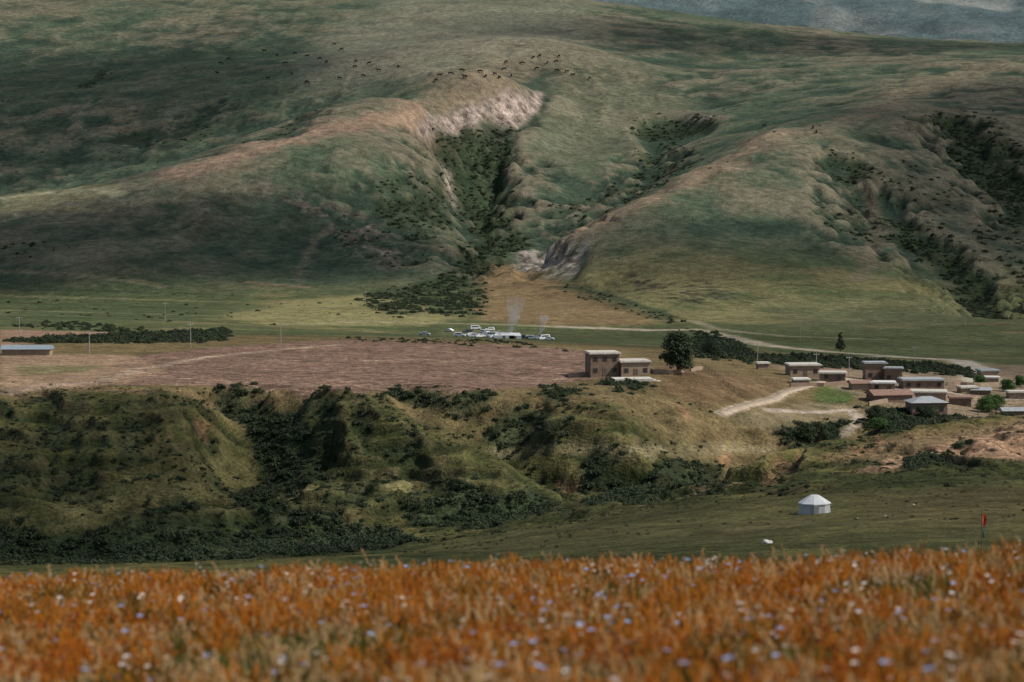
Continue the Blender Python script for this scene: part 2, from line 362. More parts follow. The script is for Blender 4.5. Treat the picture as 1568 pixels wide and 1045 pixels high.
# terrain material
gm,nt,b=newmat("grassland_ground",.95)
b.inputs['Specular IOR Level'].default_value=.05
g=N(nt,'ShaderNodeNewGeometry');pos=g.outputs['Position']
at=N(nt,'ShaderNodeAttribute');at.attribute_name='tint'
af=N(nt,'ShaderNodeAttribute');af.attribute_name='furrow'
ar=N(nt,'ShaderNodeAttribute');ar.attribute_name='rock'
am=N(nt,'ShaderNodeAttribute');am.attribute_name='terrace'
n1=noisenode(nt,pos,1.1,4,.7);n2=noisenode(nt,pos,.16,6,.7);n3=noisenode(nt,pos,.03,4,.6)
f=math_(nt,'MULTIPLY',maprange(nt,n1,.3,.7,.5,1.5),maprange(nt,n2,.3,.7,.5,1.5))
f=math_(nt,'MULTIPLY',f,maprange(nt,n3,.3,.7,.8,1.2))
# sheep terracettes: warped contour steps, broken up by patches
warp=N(nt,'ShaderNodeVectorMath',operation='MULTIPLY_ADD');nw_=N(nt,'ShaderNodeTexNoise');nw_.inputs['Scale'].default_value=.06;nw_.inputs['Detail'].default_value=4;nt.links.new(pos,nw_.inputs['Vector'])
nt.links.new(nw_.outputs['Color'],warp.inputs[0]);warp.inputs[1].default_value=(0,0,9);nt.links.new(pos,warp.inputs[2])
mp=N(nt,'ShaderNodeMapping');mp.inputs['Scale'].default_value=(.05,.05,1);nt.links.new(warp.outputs[0],mp.inputs[0])
wv=N(nt,'ShaderNodeTexWave',bands_direction='Z');wv.inputs['Scale'].default_value=.42;wv.inputs['Distortion'].default_value=2;wv.inputs['Detail'].default_value=4
nt.links.new(mp.outputs[0],wv.inputs['Vector'])
patch=maprange(nt,noisenode(nt,pos,.045,3,.6),.45,.6,0,1)
f=math_(nt,'MULTIPLY',f,lerp1(nt,math_(nt,'MULTIPLY',am.outputs['Fac'],patch),maprange(nt,wv.outputs['Fac'],0,1,.72,1.15)))
mp2=N(nt,'ShaderNodeMapping');mp2.inputs['Rotation'].default_value=(0,0,.12);nt.links.new(pos,mp2.inputs[0])
w2=N(nt,'ShaderNodeTexWave',bands_direction='Y');w2.inputs['Scale'].default_value=.07;w2.inputs['Distortion'].default_value=5;w2.inputs['Detail'].default_value=4
w2.inputs['Detail Scale'].default_value=3
nt.links.new(mp2.outputs[0],w2.inputs['Vector'])
clod=noisenode(nt,pos,.5,5,.8)
fu=math_(nt,'MULTIPLY',maprange(nt,w2.outputs['Fac'],.1,.9,.75,1.2),maprange(nt,clod,.38,.62,.6,1.35))
f=math_(nt,'MULTIPLY',f,lerp1(nt,af.outputs['Fac'],fu))
rv=noisenode(nt,pos,.09,6,.8);f=math_(nt,'MULTIPLY',f,lerp1(nt,ar.outputs['Fac'],maprange(nt,rv,.4,.6,.3,1.5)))
nt.links.new(scalecol(nt,at.outputs['Color'],f),b.inputs['Base Color'])
bp=N(nt,'ShaderNodeBump');bp.inputs['Strength'].default_value=.7;bp.inputs['Distance'].default_value=2.0
nt.links.new(math_(nt,'ADD',math_(nt,'MULTIPLY',n2,1.8),math_(nt,'MULTIPLY',n1,.4)),bp.inputs['Height']);nt.links.new(bp.outputs[0],b.inputs['Normal'])
def gridmesh(name,X,Y,Zz,mat,attrs=None,color=None):
    R,Cn=X.shape;me=bpy.data.meshes.new(name);nv=R*Cn
    co=np.ascontiguousarray(np.stack([X,Y,Zz],-1).reshape(-1),dtype=np.float32)
    idx=np.arange(nv).reshape(R,Cn)
    q=np.stack([idx[:-1,:-1],idx[:-1,1:],idx[1:,1:],idx[1:,:-1]],-1).reshape(-1,4)
    me.vertices.add(nv);me.vertices.foreach_set('co',co)
    me.loops.add(q.size);me.loops.foreach_set('vertex_index',q.ravel().astype(np.int32))
    me.polygons.add(len(q));me.polygons.foreach_set('loop_start',(np.arange(len(q))*4).astype(np.int32))
    me.polygons.foreach_set('use_smooth',np.ones(len(q),bool))
    me.update(calc_edges=True)
    for nm,arr in (attrs or {}).items():
        me.attributes.new(nm,'FLOAT','POINT')
        me.attributes[nm].data.foreach_set('value',np.ascontiguousarray(arr.ravel(),dtype=np.float32))
    if color is not None:
        me.attributes.new('tint','FLOAT_COLOR','POINT')
        me.attributes['tint'].data.foreach_set('color',np.ascontiguousarray(np.concatenate([color,np.ones(X.shape+(1,))],-1).ravel(),dtype=np.float32))
    me.materials.append(mat);o=bpy.data.objects.new(name,me);scene.collection.objects.link(o);return o
terr=midz*.9+.28*(YY>1700)
def place(px,py,dmin=430,dmax=9000):
    u,bb=sight(px,py,dmin,dmax);y=math.exp(bb);return Vector((u*y,y,float(gz(u,bb))))
# ------------------------------------------------------------------ mesh helper
class MB:
    def __init__(s): s.v=[];s.f=[];s.m=[]
    def add(s,vs,fs,mi=0):
        o=len(s.v);s.v+=[tuple(v) for v in vs];s.f+=[tuple(i+o for i in f) for f in fs];s.m+=[mi]*len(fs)
    def box(s,c,d,mi=0,R=None):
        x,y,z=d[0]/2,d[1]/2,d[2]/2
        vs=[Vector((a*x,b_*y,e*z)) for a in(-1,1) for b_ in(-1,1) for e in(-1,1)]
        if R: vs=[R@v for v in vs]
        s.add([v+Vector(c) for v in vs],[(0,1,3,2),(4,6,7,5),(0,4,5,1),(2,3,7,6),(0,2,6,4),(1,5,7,3)],mi)
    def tube(s,p0,p1,r0,r1,k=8,mi=0,cap=True):
        p0=Vector(p0);p1=Vector(p1);d=(p1-p0).normalized();a=d.orthogonal().normalized();c=d.cross(a)
        vs=[p0+(a*math.cos(t)+c*math.sin(t))*r0 for t in [2*math.pi*i/k for i in range(k)]]+[p1+(a*math.cos(t)+c*math.sin(t))*r1 for t in [2*math.pi*i/k for i in range(k)]]
        fs=[(i,(i+1)%k,k+(i+1)%k,k+i) for i in range(k)]
        if cap: fs+=[tuple(range(k))[::-1],tuple(range(k,2*k))]
        s.add(vs,fs,mi)
    def obj(s,name,mats,parent=None,smooth=False,link=True):
        me=bpy.data.meshes.new(name);me.from_pydata(s.v,[],s.f)
        for m in mats: me.materials.append(m)
        me.polygons.foreach_set('material_index',s.m)
        if smooth: me.polygons.foreach_set('use_smooth',[True]*len(s.f))
        me.update();o=bpy.data.objects.new(name,me)
        if link: scene.collection.objects.link(o)
        if parent: o.parent=parent
        return o
def leafmat(name,c1,c2,sc=1.2):
    m,nt,b=newmat(name,.75);g=N(nt,'ShaderNodeNewGeometry');oi=N(nt,'ShaderNodeObjectInfo')
    nn=noisenode(nt,g.outputs['Position'],sc,3)
    ad=math_(nt,'ADD',maprange(nt,nn,.3,.7,0,.55),math_(nt,'MULTIPLY',oi.outputs['Random'],.45))
    cr=N(nt,'ShaderNodeValToRGB');cr.color_ramp.elements[0].color=(*c1,1);cr.color_ramp.elements[1].color=(*c2,1)
    nt.links.new(ad,cr.inputs[0]);nt.links.new(cr.outputs[0],b.inputs['Base Color'])
    tr=N(nt,'ShaderNodeBsdfTranslucent');nt.links.new(cr.outputs[0],tr.inputs[0]);mx_=N(nt,'ShaderNodeMixShader');mx_.inputs[0].default_value=.2
    nt.links.new(b.outputs[0],mx_.inputs[1]);nt.links.new(tr.outputs[0],mx_.inputs[2]);nt.links.new(mx_.outputs[0],nt.nodes['Material Output'].inputs['Surface'])
    return m
dark_leaf=leafmat("dark_shrub_leaves",(.015,.027,.013),(.052,.070,.032))
tus_leaf=leafmat("tussock_leaves",(.024,.030,.013),(.10,.092,.038))
green_leaf=leafmat("willow_leaves",(.03,.07,.015),(.09,.15,.04))
bark=simple("bark",(.09,.065,.045))
def leaves(mb,cx,cy,cz,R,n,size,mi=0,flat=.8,rnd=random):
    for _ in range(n):
        th=rnd.uniform(0,2*math.pi);ph=math.acos(rnd.uniform(-.6,1));r=R*rnd.uniform(.55,1.08)
        p=Vector((cx+r*math.sin(ph)*math.cos(th),cy+r*math.sin(ph)*math.sin(th),cz+r*math.cos(ph)*flat))
        nn=(p-Vector((cx,cy,cz))).normalized()+Vector((rnd.uniform(-.8,.8),rnd.uniform(-.8,.8),rnd.uniform(-.4,.9)))
        nn.normalize();a=nn.orthogonal().normalized();c=nn.cross(a);q=rnd.uniform(0,6.28);a,c=a*math.cos(q)+c*math.sin(q),c*math.cos(q)-a*math.sin(q)
        s=size*rnd.uniform(.6,1.4)
        mb.add([p-a*s*.5-c*s*.2,p+a*s*.1-c*s*.5,p+a*s*.6,p+a*s*.1+c*s*.45,p-a*s*.45+c*s*.3],[(0,1,2,3,4)],mi)
def bush_proto(name,mat,seed,nc=(6,10),nl=34):
    r=random.Random(seed);mb=MB()
    for k in range(r.randint(*nc)):
        a=r.uniform(0,6.28);d=r.uniform(0,.8);R=r.uniform(.22,.5)
        leaves(mb,d*math.cos(a),d*math.sin(a),R*.5+r.uniform(0,.35)*(1-d*.6),R,nl,.19,0,.8,r)
    for k in range(5):
        a=r.uniform(0,6.28);mb.tube((0,0,-.3),(.5*math.cos(a),.5*math.sin(a),.6),.05,.015,5,1,False)
    return mb.obj(name,[mat,bark],link=False)
def scatter(name,pts,sc,protos,idx=None,tilt=0):
    col=bpy.data.collections.new(name+"_kinds")
    for p in protos: col.objects.link(p)
    me=bpy.data.meshes.new(name);k=len(pts);me.vertices.add(k);me.vertices.foreach_set('co',np.ascontiguousarray(np.asarray(pts,dtype=np.float32).ravel()))
    S=np.asarray(sc,dtype=np.float32)
    if S.ndim==1: S=np.stack([S,S,S],-1)
    R=np.zeros((k,3),np.float32);R[:,2]=rng.uniform(0,6.283,k);R[:,:2]=rng.uniform(-tilt,tilt,(k,2))
    ixs=np.ascontiguousarray((rng.integers(0,len(protos),k) if idx is None else idx),dtype=np.int32)
    me.attributes.new('sc','FLOAT_VECTOR','POINT');me.attributes['sc'].data.foreach_set('vector',np.ascontiguousarray(S.ravel()))
    me.attributes.new('ro','FLOAT_VECTOR','POINT');me.attributes['ro'].data.foreach_set('vector',R.ravel())
    me.attributes.new('ix','INT','POINT');me.attributes['ix'].data.foreach_set('value',ixs)
    me.update();o=bpy.data.objects.new(name,me);scene.collection.objects.link(o)
    ng=bpy.data.node_groups.new(name,'GeometryNodeTree')
    ng.interface.new_socket('Geometry',in_out='INPUT',socket_type='NodeSocketGeometry');ng.interface.new_socket('Geometry',in_out='OUTPUT',socket_type='NodeSocketGeometry')
    gi=ng.nodes.new('NodeGroupInput');go=ng.nodes.new('NodeGroupOutput');ip=ng.nodes.new('GeometryNodeInstanceOnPoints');ci=ng.nodes.new('GeometryNodeCollectionInfo')
    ci.inputs['Collection'].default_value=col;ci.inputs['Separate Children'].default_value=True;ci.inputs['Reset Children'].default_value=True
    def na(nm,t):
        x=ng.nodes.new('GeometryNodeInputNamedAttribute');x.data_type=t;x.inputs['Name'].default_value=nm;return x.outputs['Attribute']
    l=ng.links.new
    l(gi.outputs[0],ip.inputs['Points']);l(ci.outputs[0],ip.inputs['Instance']);ip.inputs['Pick Instance'].default_value=True
    l(na('ix','INT'),ip.inputs['Instance Index']);l(na('ro','FLOAT_VECTOR'),ip.inputs['Rotation']);l(na('sc','FLOAT_VECTOR'),ip.inputs['Scale'])
    l(ip.outputs[0],go.inputs[0]);md=o.modifiers.new('scatter','NODES');md.node_group=ng
    return o
# ------------------------------------------------------------------ livestock meshes
hide=simple("dark_cow_hide",(.013,.012,.011),.9,.4,1)
def cow_mesh(graze,seed):
    V_=[(0,0,1.05),(.45,0,1.08),(.8,0,1.12),(-.45,0,1.08),(-.85,0,1.12)]
    R_=[.36,.37,.30,.38,.30];E_=[(0,1),(1,2),(0,3),(3,4)]
    def ch(st,pts):
        pr=st
        for (c,r) in pts: V_.append(c);R_.append(r);E_.append((pr,len(V_)-1));pr=len(V_)-1
    hd=[((1.15,0,.95),.19),((1.42,0,.55),.14),((1.5,.0,.30),.15),((1.62,0,.10),.09)] if graze else [((1.15,0,1.35),.20),((1.38,0,1.52),.16),((1.6,0,1.45),.13),((1.8,0,1.33),.09)]
    ch(2,hd)
    ch(4,[((-1.12,0,1.15),.05),((-1.2,0,.75),.035),((-1.2,0,.45),.05)])
    for s in(-1,1):
        ch(2,[((.78,s*.2,.85),.14),((.76,s*.21,.5),.085),((.80,s*.21,.12),.06),((.86,s*.21,.03),.07)])
        ch(4,[((-.80,s*.2,.9),.19),((-.68,s*.21,.68),.12),((-.92,s*.21,.42),.075),((-.86,s*.21,.1),.06),((-.80,s*.21,.03),.07)])
    me=bpy.data.meshes.new("cow_skel");me.from_pydata(V_,E_,[]);o=bpy.data.objects.new("cow_skel",me);scene.collection.objects.link(o)
    o.modifiers.new('s','SKIN')
    for i,v in enumerate(me.skin_vertices[0].data): v.radius=(R_[i],R_[i]);v.use_root=(i==0)
    o.modifiers.new('u','SUBSURF').levels=1
    dg=bpy.context.evaluated_depsgraph_get();m2=bpy.data.meshes.new_from_object(o.evaluated_get(dg));bpy.data.objects.remove(o)
    bm=bmesh.new();bm.from_mesh(m2);hx,hz=((1.44,.5) if graze else (1.42,1.6))
    for s in(-1,1):
        for (a,c) in (((0,.10,.05),(-.02,.30,.08)),((.0,.08,.1),(.08,.2,.28))):
            vs=[bm.verts.new((hx+a[0]-.04,s*a[1],hz+a[2])),bm.verts.new((hx+a[0]+.04,s*a[1],hz+a[2])),bm.verts.new((hx+a[0],s*(a[1]+.02),hz+a[2]+.06)),bm.verts.new((hx+c[0],s*c[1],hz+c[2]))]
            for f_ in((0,1,3),(1,2,3),(2,0,3)): bm.faces.new([vs[q] for q in f_])
    bm.to_mesh(m2);bm.free();m2.materials.clear();m2.materials.append(hide);m2.name="cow";return m2
cm=[cow_mesh(True,1),cow_mesh(False,2)]
# ------------------------------------------------------------------ shrubs
bushes=[bush_proto("shrub_kind_%d"%i,dark_leaf,100+i) for i in range(5)]
dn=np.zeros(UU.shape)   # density per m2
sz=np.full(UU.shape,1.2)
def put(m,d,s,clump):
    global dn,sz
    cl=sstep(clump-.10,clump+.10,(N2*.45+N3*.55)) if clump>0 else 1
    w=m*d*cl; sz=np.where(w>dn,s,sz);dn=np.maximum(dn,w)
def S(pts,d,s,dmin=430,dmax=9000,jit=1.0,clump=.5): put(poly(pts,2,jit,dmin,dmax),d,s,clump)
def SL(pts,w,d,s,dmin,dmax,clump=.4,jit=.8): put(line(pts,w,jit,dmin,dmax,.8),d,s,clump)
S([(0,835),(110,805),(230,775),(330,762),(400,742),(430,772),(560,800),(660,828),(650,850),(0,870)],.45,1.6,470,620,1.4,.37)
S([(345,592),(405,592),(435,640),(475,690),(480,730),(420,760),(395,700),(355,640)],.55,1.5,540,660,1.2,.34)
S([(600,772),(700,755),(760,742),(860,770),(862,795),(740,818),(640,800)],.5,1.6,500,620,1.4,.33)
S([(870,705),(1000,697),(1105,712),(1000,765),(940,780),(880,745)],.5,1.5,500,680,1.4,.38)
S([(735,655),(790,622),(880,640),(860,675),(760,690)],.4,1.2,560,680,1.4,.44)
S([(560,598),(750,594),(757,612),(650,625),(600,612)],.45,1.3,600,700,1.2,.40)
S([(830,592),(900,590),(890,612),(840,615)],.4,1.2,600,700,1.2,.42)
S([(915,578),(1000,585),(995,605),(930,600)],.45,1.2,620,720,1.2,.40)
S([(1175,655),(1290,640),(1285,680),(1190,690)],.4,1.5,600,700,1.2,.40)
S([(1315,622),(1440,635),(1500,642),(1380,665),(1320,655)],.45,1.5,630,760,1.2,.36)
S([(0,690),(80,690),(90,760),(0,780)],.3,1.2,500,620,1.2,.44)
S([(470,650),(620,640),(640,700),(560,760),(480,740)],.28,1.0,540,640,1.2,.50)
S([(0,610),(330,612),(330,760),(0,800)],.14,.8,500,620,1,.53)
S([(430,610),(1100,620),(1100,700),(900,690),(430,760)],.14,.8,540,660,1,.53)
S([(430,755),(860,745),(860,780),(430,780)],.35,1.1,500,620,1.2,.46)
S([(1000,740),(1100,730),(1240,715),(1250,725),(1020,760)],.18,.8,480,600,1,.50)
S([(1390,700),(1450,695),(1450,712),(1400,720)],.6,1.2,480,600,.5,0)
S([(1440,715),(1568,715),(1568,730),(1440,730)],.25,1.0,430,600,.8,.46)
put(riser,.35,.85,.50)
SL([(80,630),(130,690),(110,760)],9,.35,1.0,540,640,.45);SL([(200,640),(215,700),(190,760)],7,.35,.9,540,640,.47);SL([(470,625),(500,680),(520,740)],8,.4,1.0,540,640,.45)
SL([(560,640),(620,690),(650,740)],9,.4,1.1,540,640,.44);SL([(305,625),(322,680),(330,740)],7,.35,.9,540,640,.48)
SL([(0,612),(200,614),(330,612)],5,.25,.9,570,650,.5);SL([(1240,720),(1330,705),(1400,725),(1500,728)],6,.25,.9,450,600,.48)
SL([(930,770),(1000,757),(1100,752),(1200,740)],7,.3,1.0,470,600,.46)
S([(10,522),(100,517),(220,512),(340,505),(345,520),(250,535),(100,538)],.17,1.9,850,1250,.8,.32)
S([(0,500),(100,492),(220,505),(220,512)],.06,1.6,900,1300,.8,.42)
S([(1055,505),(1120,520),(1150,545),(1240,545),(1480,563),(1490,578),(1300,566),(1200,560),(1080,552)],.12,1.9,800,1400,.8,.40)
S([(520,518),(780,522),(880,540),(860,545),(700,528),(520,524)],.05,1.0,820,1300,.5,.47)
S([(555,462),(590,440),(650,425),(720,402),(737,430),(722,482),(585,484)],.06,2.1,1350,1850,1.3,.44)
S([(640,205),(690,192),(750,205),(795,195),(785,250),(768,300),(770,340),(800,385),(780,405),(735,385),(700,320),(668,225)],.06,2.3,1700,2400,1,.33)
S([(590,280),(660,235),(690,300),(700,345),(640,385),(570,345)],.05,2.0,1700,2300,1.4,.45)
S([(700,380),(745,365),(800,395),(740,420),(690,415)],.06,2.4,1600,2000,1,.38)
S([(470,330),(600,345),(670,380),(600,415),(500,380)],.028,1.7,1600,2200,1.2,.50)
S([(970,198),(1000,180),(1050,182),(1095,186),(1080,205),(1030,218),(980,215)],.055,2.1,1900,2600,1,.36)
S([(1000,215),(1050,225),(1075,245),(1010,290),(930,325),(860,352),(845,320),(975,262)],.035,2.0,1750,2500,1.3,.48)
S([(1283,250),(1330,250),(1345,275),(1290,297)],.05,2.3,1700,2300,1,.40)
SL([(1300,255),(1298,300),(1305,360)],26,.04,2.0,1700,2300,.43)
S([(1330,255),(1440,262),(1500,300),(1420,330),(1350,310)],.025,1.9,1700,2300,1.2,.49)
S([(1450,185),(1500,190),(1590,240),(1650,400),(1560,340),(1500,262),(1462,222)],.05,2.3,1700,2500,1.2,.41)
SL([(1450,190),(1490,235),(1540,290),(1600,340)],40,.07,2.4,1700,2600,.36)
S([(1365,340),(1460,335),(1510,430),(1525,492),(1470,440),(1400,395)],.03,2.1,1500,2100,1.2,.46)
SL([(1375,345),(1430,395),(1490,440),(1525,490)],22,.09,2.2,1450,2100,.32)
S([(1568,300),(1500,300),(1500,400),(1568,460),(1700,460)],.03,2.1,1500,2200,1.3,.46)
S([(855,438),(900,445),(960,462),(1035,485),(1030,498),(950,475),(860,448)],.03,1.7,1300,1750,.6,.36)
S([(0,370),(80,370),(120,385),(0,395)],.018,2.0,1600,2100,1,.42)
S([(180,195),(290,185),(330,215),(210,225)],.02,1.7,1900,2800,1,.48)
SL([(380,235),(425,205),(465,180)],18,.03,1.8,2050,2700,.46);SL([(130,135),(160,108)],14,.03,1.7,2300,3200,.45)
S([(0,120),(300,100),(420,180),(200,280),(0,300)],.004,1.4,1900,3200,1,.56)
S([(0,440),(560,452),(560,500),(0,500)],.0018,1.4,1100,1700,1,.5)
S([(20,608),(140,605),(140,625),(90,625)],.2,1.0,560,620,1,.5)
S([(900,215),(1200,120),(1500,150),(1300,240),(900,420),(700,420)],.0004,1.5,1600,2900,1,.5)
du=np.gradient(ui);db=np.gradient(bi);area=(du[None,:]*db[:,None])*YY*YY
def pick(dn):
    cnt=rng.poisson(dn*area);ii,jj=np.nonzero(cnt);rep=cnt[ii,jj];ii=np.repeat(ii,rep);jj=np.repeat(jj,rep)
    uu=ui[jj]+rng.uniform(-.5,.5,len(ii))*du[jj];bb=bi[ii]+rng.uniform(-.5,.5,len(ii))*db[ii]
    return ii,jj,uu,np.exp(bb),gz(uu,bb)
ii,jj,uu,yy,zz=pick(dn);ss=sz[ii,jj]*(.35+1.0*rng.uniform(0,1,len(ii))**1.6)
print("SHRUBS",len(ii))
scatter("shrubs",np.stack([uu*yy,yy,zz-.12*ss],-1),np.stack([ss,ss,ss*rng.uniform(.6,1.1,len(ii))],-1),bushes)
tus=[bush_proto("tussock_kind_%d"%i,tus_leaf,200+i,(3,4),16) for i in range(3)]
td=.16*midz*sstep(.45,.62,1-N3*.6-N2*.4+.10)+.05*sstep(330,400,YY)*(1-sstep(560,600,YY))*sstep(.5,.65,N3)
td=td*(np.abs(UU)<.23)*(1-furrow)
ii,jj,uu,yy,zz=pick(td);ss=rng.uniform(.18,.65,len(ii));print("TUSSOCKS",len(ii))
scatter("grass_tussocks",np.stack([uu*yy,yy,zz-.05],-1),ss,tus)
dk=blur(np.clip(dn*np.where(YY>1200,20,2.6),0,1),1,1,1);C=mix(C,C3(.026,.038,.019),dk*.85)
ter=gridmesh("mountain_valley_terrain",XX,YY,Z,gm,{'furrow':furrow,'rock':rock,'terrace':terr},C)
# ------------------------------------------------------------------ trees
def tree(name,loc,h,w,mat,seed,conifer=False,dense=1.0):
    r=random.Random(seed);mb=MB()
    mb.tube((0,0,-.4),(.1,0,h*.3),h*.035,h*.025,9,1,False);mb.tube((.1,0,h*.3),(0,.1,h*.75),h*.025,h*.008,8,1,False)
    if conifer:
        for k in range(14):
            t=k/14;leaves(mb,r.uniform(-.1,.1)*w,r.uniform(-.1,.1)*w,h*(.15+.82*t),w*.5*(1-t)+.15,int(60*(1-t)+12),h*.06,0,.45,r)
    else:
        for k in range(int(30*dense)):
            a=r.uniform(0,6.28);t=r.uniform(0,1);zc=h*(.16+.72*t);rad=w*.5*math.sqrt(max(0,1-((t-.42)/.62)**2))*r.uniform(.3,.85)
            c=Vector((rad*math.cos(a),rad*math.sin(a),zc));mb.tube((0,0,h*(.12+.4*t)),c,h*.011,h*.004,5,1,False)
            leaves(mb,c.x,c.y,c.z,w*r.uniform(.14,.24),80,max(h*.035,.22),0,.8,r)
    o=mb.obj(name,[mat,bark]);o.location=loc;o.rotation_euler=(0,0,r.uniform(0,6));return o
tree("willow_tree",place(1038,571,600,800),11.4,9.6,dark_leaf,1,dense=2.6)
tree("conifer_tree",place(1287,538,900,1400),8.5,4.2,dark_leaf,2,True)
for i,(x,y,h,w,m) in enumerate([(1525,632,5.0,5.5,green_leaf),(1508,632,4.2,5,green_leaf),(1516,628,4.4,5,green_leaf),(1543,600,3.6,4.5,green_leaf),(1253,680,6,6.5,dark_leaf),(1236,676,4.5,5,dark_leaf),(1270,676,4.5,5,dark_leaf),(1500,590,3,4,green_leaf),(1090,545,5,7,dark_leaf),(1340,645,4,5,dark_leaf),(1420,640,3.5,6,dark_leaf),(1345,660,3.5,5,green_leaf),(1562,592,3.4,4,green_leaf)]):
    tree("broadleaf_tree",place(x,y,600,1000),h,w,m,20+i,dense=1.4)
# ------------------------------------------------------------------ buildings
adobe=simple("adobe_wall",(.27,.20,.145));adobe_d=simple("brown_plaster",(.185,.13,.095));pale=simple("pale_concrete",(.46,.43,.38));roofg=simple("grey_roof",(.27,.28,.29),.6)
roofr=simple("clay_roof",(.21,.13,.10));glass=simple("dark_glass",(.03,.035,.04),.2);wood=simple("weathered_wood",(.13,.095,.07));whitep=simple("white_plaster",(.52,.50,.47))
roofl=simple("pale_roof",(.42,.39,.34));bluer=simple("blue_metal_roof",(.20,.24,.27),.5)
def house(name,loc,rot,blocks):
    e=bpy.data.objects.new(name,None);scene.collection.objects.link(e);e.location=loc;e.rotation_euler=(0,0,rot)
    for bi_,(ox,oy,w,d,h,wall,roof,kind) in enumerate(blocks):
        mb=MB();mb.box((ox,oy,h/2-1),(w,d,h+2));mb.obj("walls",[wall],e)
        mb=MB()
        if kind=='flat':
            mb.box((ox,oy,h+.13),(w+.9,d+.9,.26));mb.box((ox,oy,h+.36),(w+.4,d+.4,.20))
        elif kind=='gable':
            o=.5;hh=d*.17;x=w/2+o;y=d/2+o
            mb.add([(ox-x,oy-y,h),(ox+x,oy-y,h),(ox+x,oy+y,h),(ox-x,oy+y,h),(ox-x,oy,h+hh),(ox+x,oy,h+hh),(ox-x,oy-y,h-.15),(ox+x,oy-y,h-.15),(ox+x,oy+y,h-.15),(ox-x,oy+y,h-.15)],
                   [(0,1,5,4),(2,3,4,5),(0,4,3),(1,2,5),(6,7,1,0),(8,9,3,2),(7,8,2,1),(9,6,0,3),(6,9,8,7)])
        else:
            o=.5;hh=min(w,d)*.2;x=w/2+o;y=d/2+o;i=max(w-d,0)/2+.2;j=max(d-w,0)/2+.2
            mb.add([(ox-x,oy-y,h),(ox+x,oy-y,h),(ox+x,oy+y,h),(ox-x,oy+y,h),(ox-i,oy-j,h+hh),(ox+i,oy-j,h+hh),(ox+i,oy+j,h+hh),(ox-i,oy+j,h+hh)],
                   [(0,1,5,4),(1,2,6,5),(2,3,7,6),(3,0,4,7),(4,5,6,7),(3,2,1,0)])
        mb.obj("roof",[roof],e)
        mb=MB();nw=max(2,int(w/2.4));door=nw//2
        for st in range(max(1,int(h/2.9))):
            for k in range(nw):
                xx=ox-w/2+w*(k+.5)/nw;zb=st*2.9
                if zb+2.4>h: continue
                if k==door and st==0:
                    mb.box((xx,oy-d/2-.03,1.0),(1.1,.10,2.1),1);continue
                mb.box((xx,oy-d/2-.02,zb+1.6),(1.25,.08,1.25),1);mb.box((xx,oy-d/2-.05,zb+1.6),(1.0,.06,1.0),0)
                mb.box((xx,oy-d/2-.085,zb+1.6),(.06,.03,1.0),1)
        if h>2.3:
            for sx in(-1,1): mb.box((ox+sx*(w/2+.02),oy,1.6),(.08,1.2,1.1),1);mb.box((ox+sx*(w/2+.05),oy,1.6),(.06,1.0,.9),0)
        if mb.f: mb.obj("windows_and_door",[glass,wood],e)
    return e
l=place(950,577,620,740)
house("adobe_farmhouse",l+Vector((-2,2,0)),.18,[(-2.2,2.5,7.6,7,5.8,adobe_d,roofl,'flat'),(5.6,.5,7.6,6.5,3.7,adobe,roofl,'flat')])
mb=MB();mb.box((0,0,-.4),(10,6,1.2));mb.box((5.5,0,-.8),(1,6,1.2));mb.box((6.5,0,-1.0),(1,6,1.2));o=mb.obj("concrete_terrace",[pale]);p=place(968,582,620,740);o.location=p+Vector((0,0,.3));o.rotation_euler=(0,0,.15)
def wall(name,pts,h,t,mat,dmin,dmax,posts=False):
    P_=[place(a,b_,dmin,dmax) for a,b_ in dens(pts,5,False)];mb=MB()
    for a,c in zip(P_[:-1],P_[1:]):
        if (c-a).length>25 or (c-a).length<.05: continue
        d=(c-a);nrm=Vector((-d.y,d.x,0)).normalized()*t/2;up=Vector((0,0,h));dn_=Vector((0,0,-.5))
        if posts:
            mb.box(a+Vector((0,0,h/2)),(.14,.14,h+.3))
            for q in(.35,.8): mb.tube(a+up*q,c+up*q,.05,.05,5,0)
        else: mb.add([a-nrm+dn_,a+nrm+dn_,c+nrm+dn_,c-nrm+dn_,a-nrm+up,a+nrm+up,c+nrm+up,c-nrm+up],[(0,1,5,4),(2,3,7,6),(3,0,4,7),(1,2,6,5),(4,5,6,7)])
    return mb.obj(name,[mat])
wall("stone_wall",[(870,578),(900,576),(925,570),(940,562)],1.1,.5,adobe,600,760)
wall("stone_wall",[(1000,572),(1030,573),(1075,566)],1.0,.5,adobe,600,760)
wall("timber_fence",[(1075,562),(1100,580),(1140,612)],1.2,.1,wood,600,800,True)
wall("stone_wall",[(1330,622),(1380,612),(1450,612),(1500,612)],1.1,.5,adobe,640,900)
wall("timber_fence",[(1420,648),(1480,645),(1568,632)],1.2,.1,wood,600,900,True)
wall("stone_wall",[(1450,590),(1500,592),(1568,590)],1.1,.5,adobe,640,1000)
wall("stone_wall",[(1210,592),(1260,592),(1300,588)],1.0,.5,adobe_d,640,900)
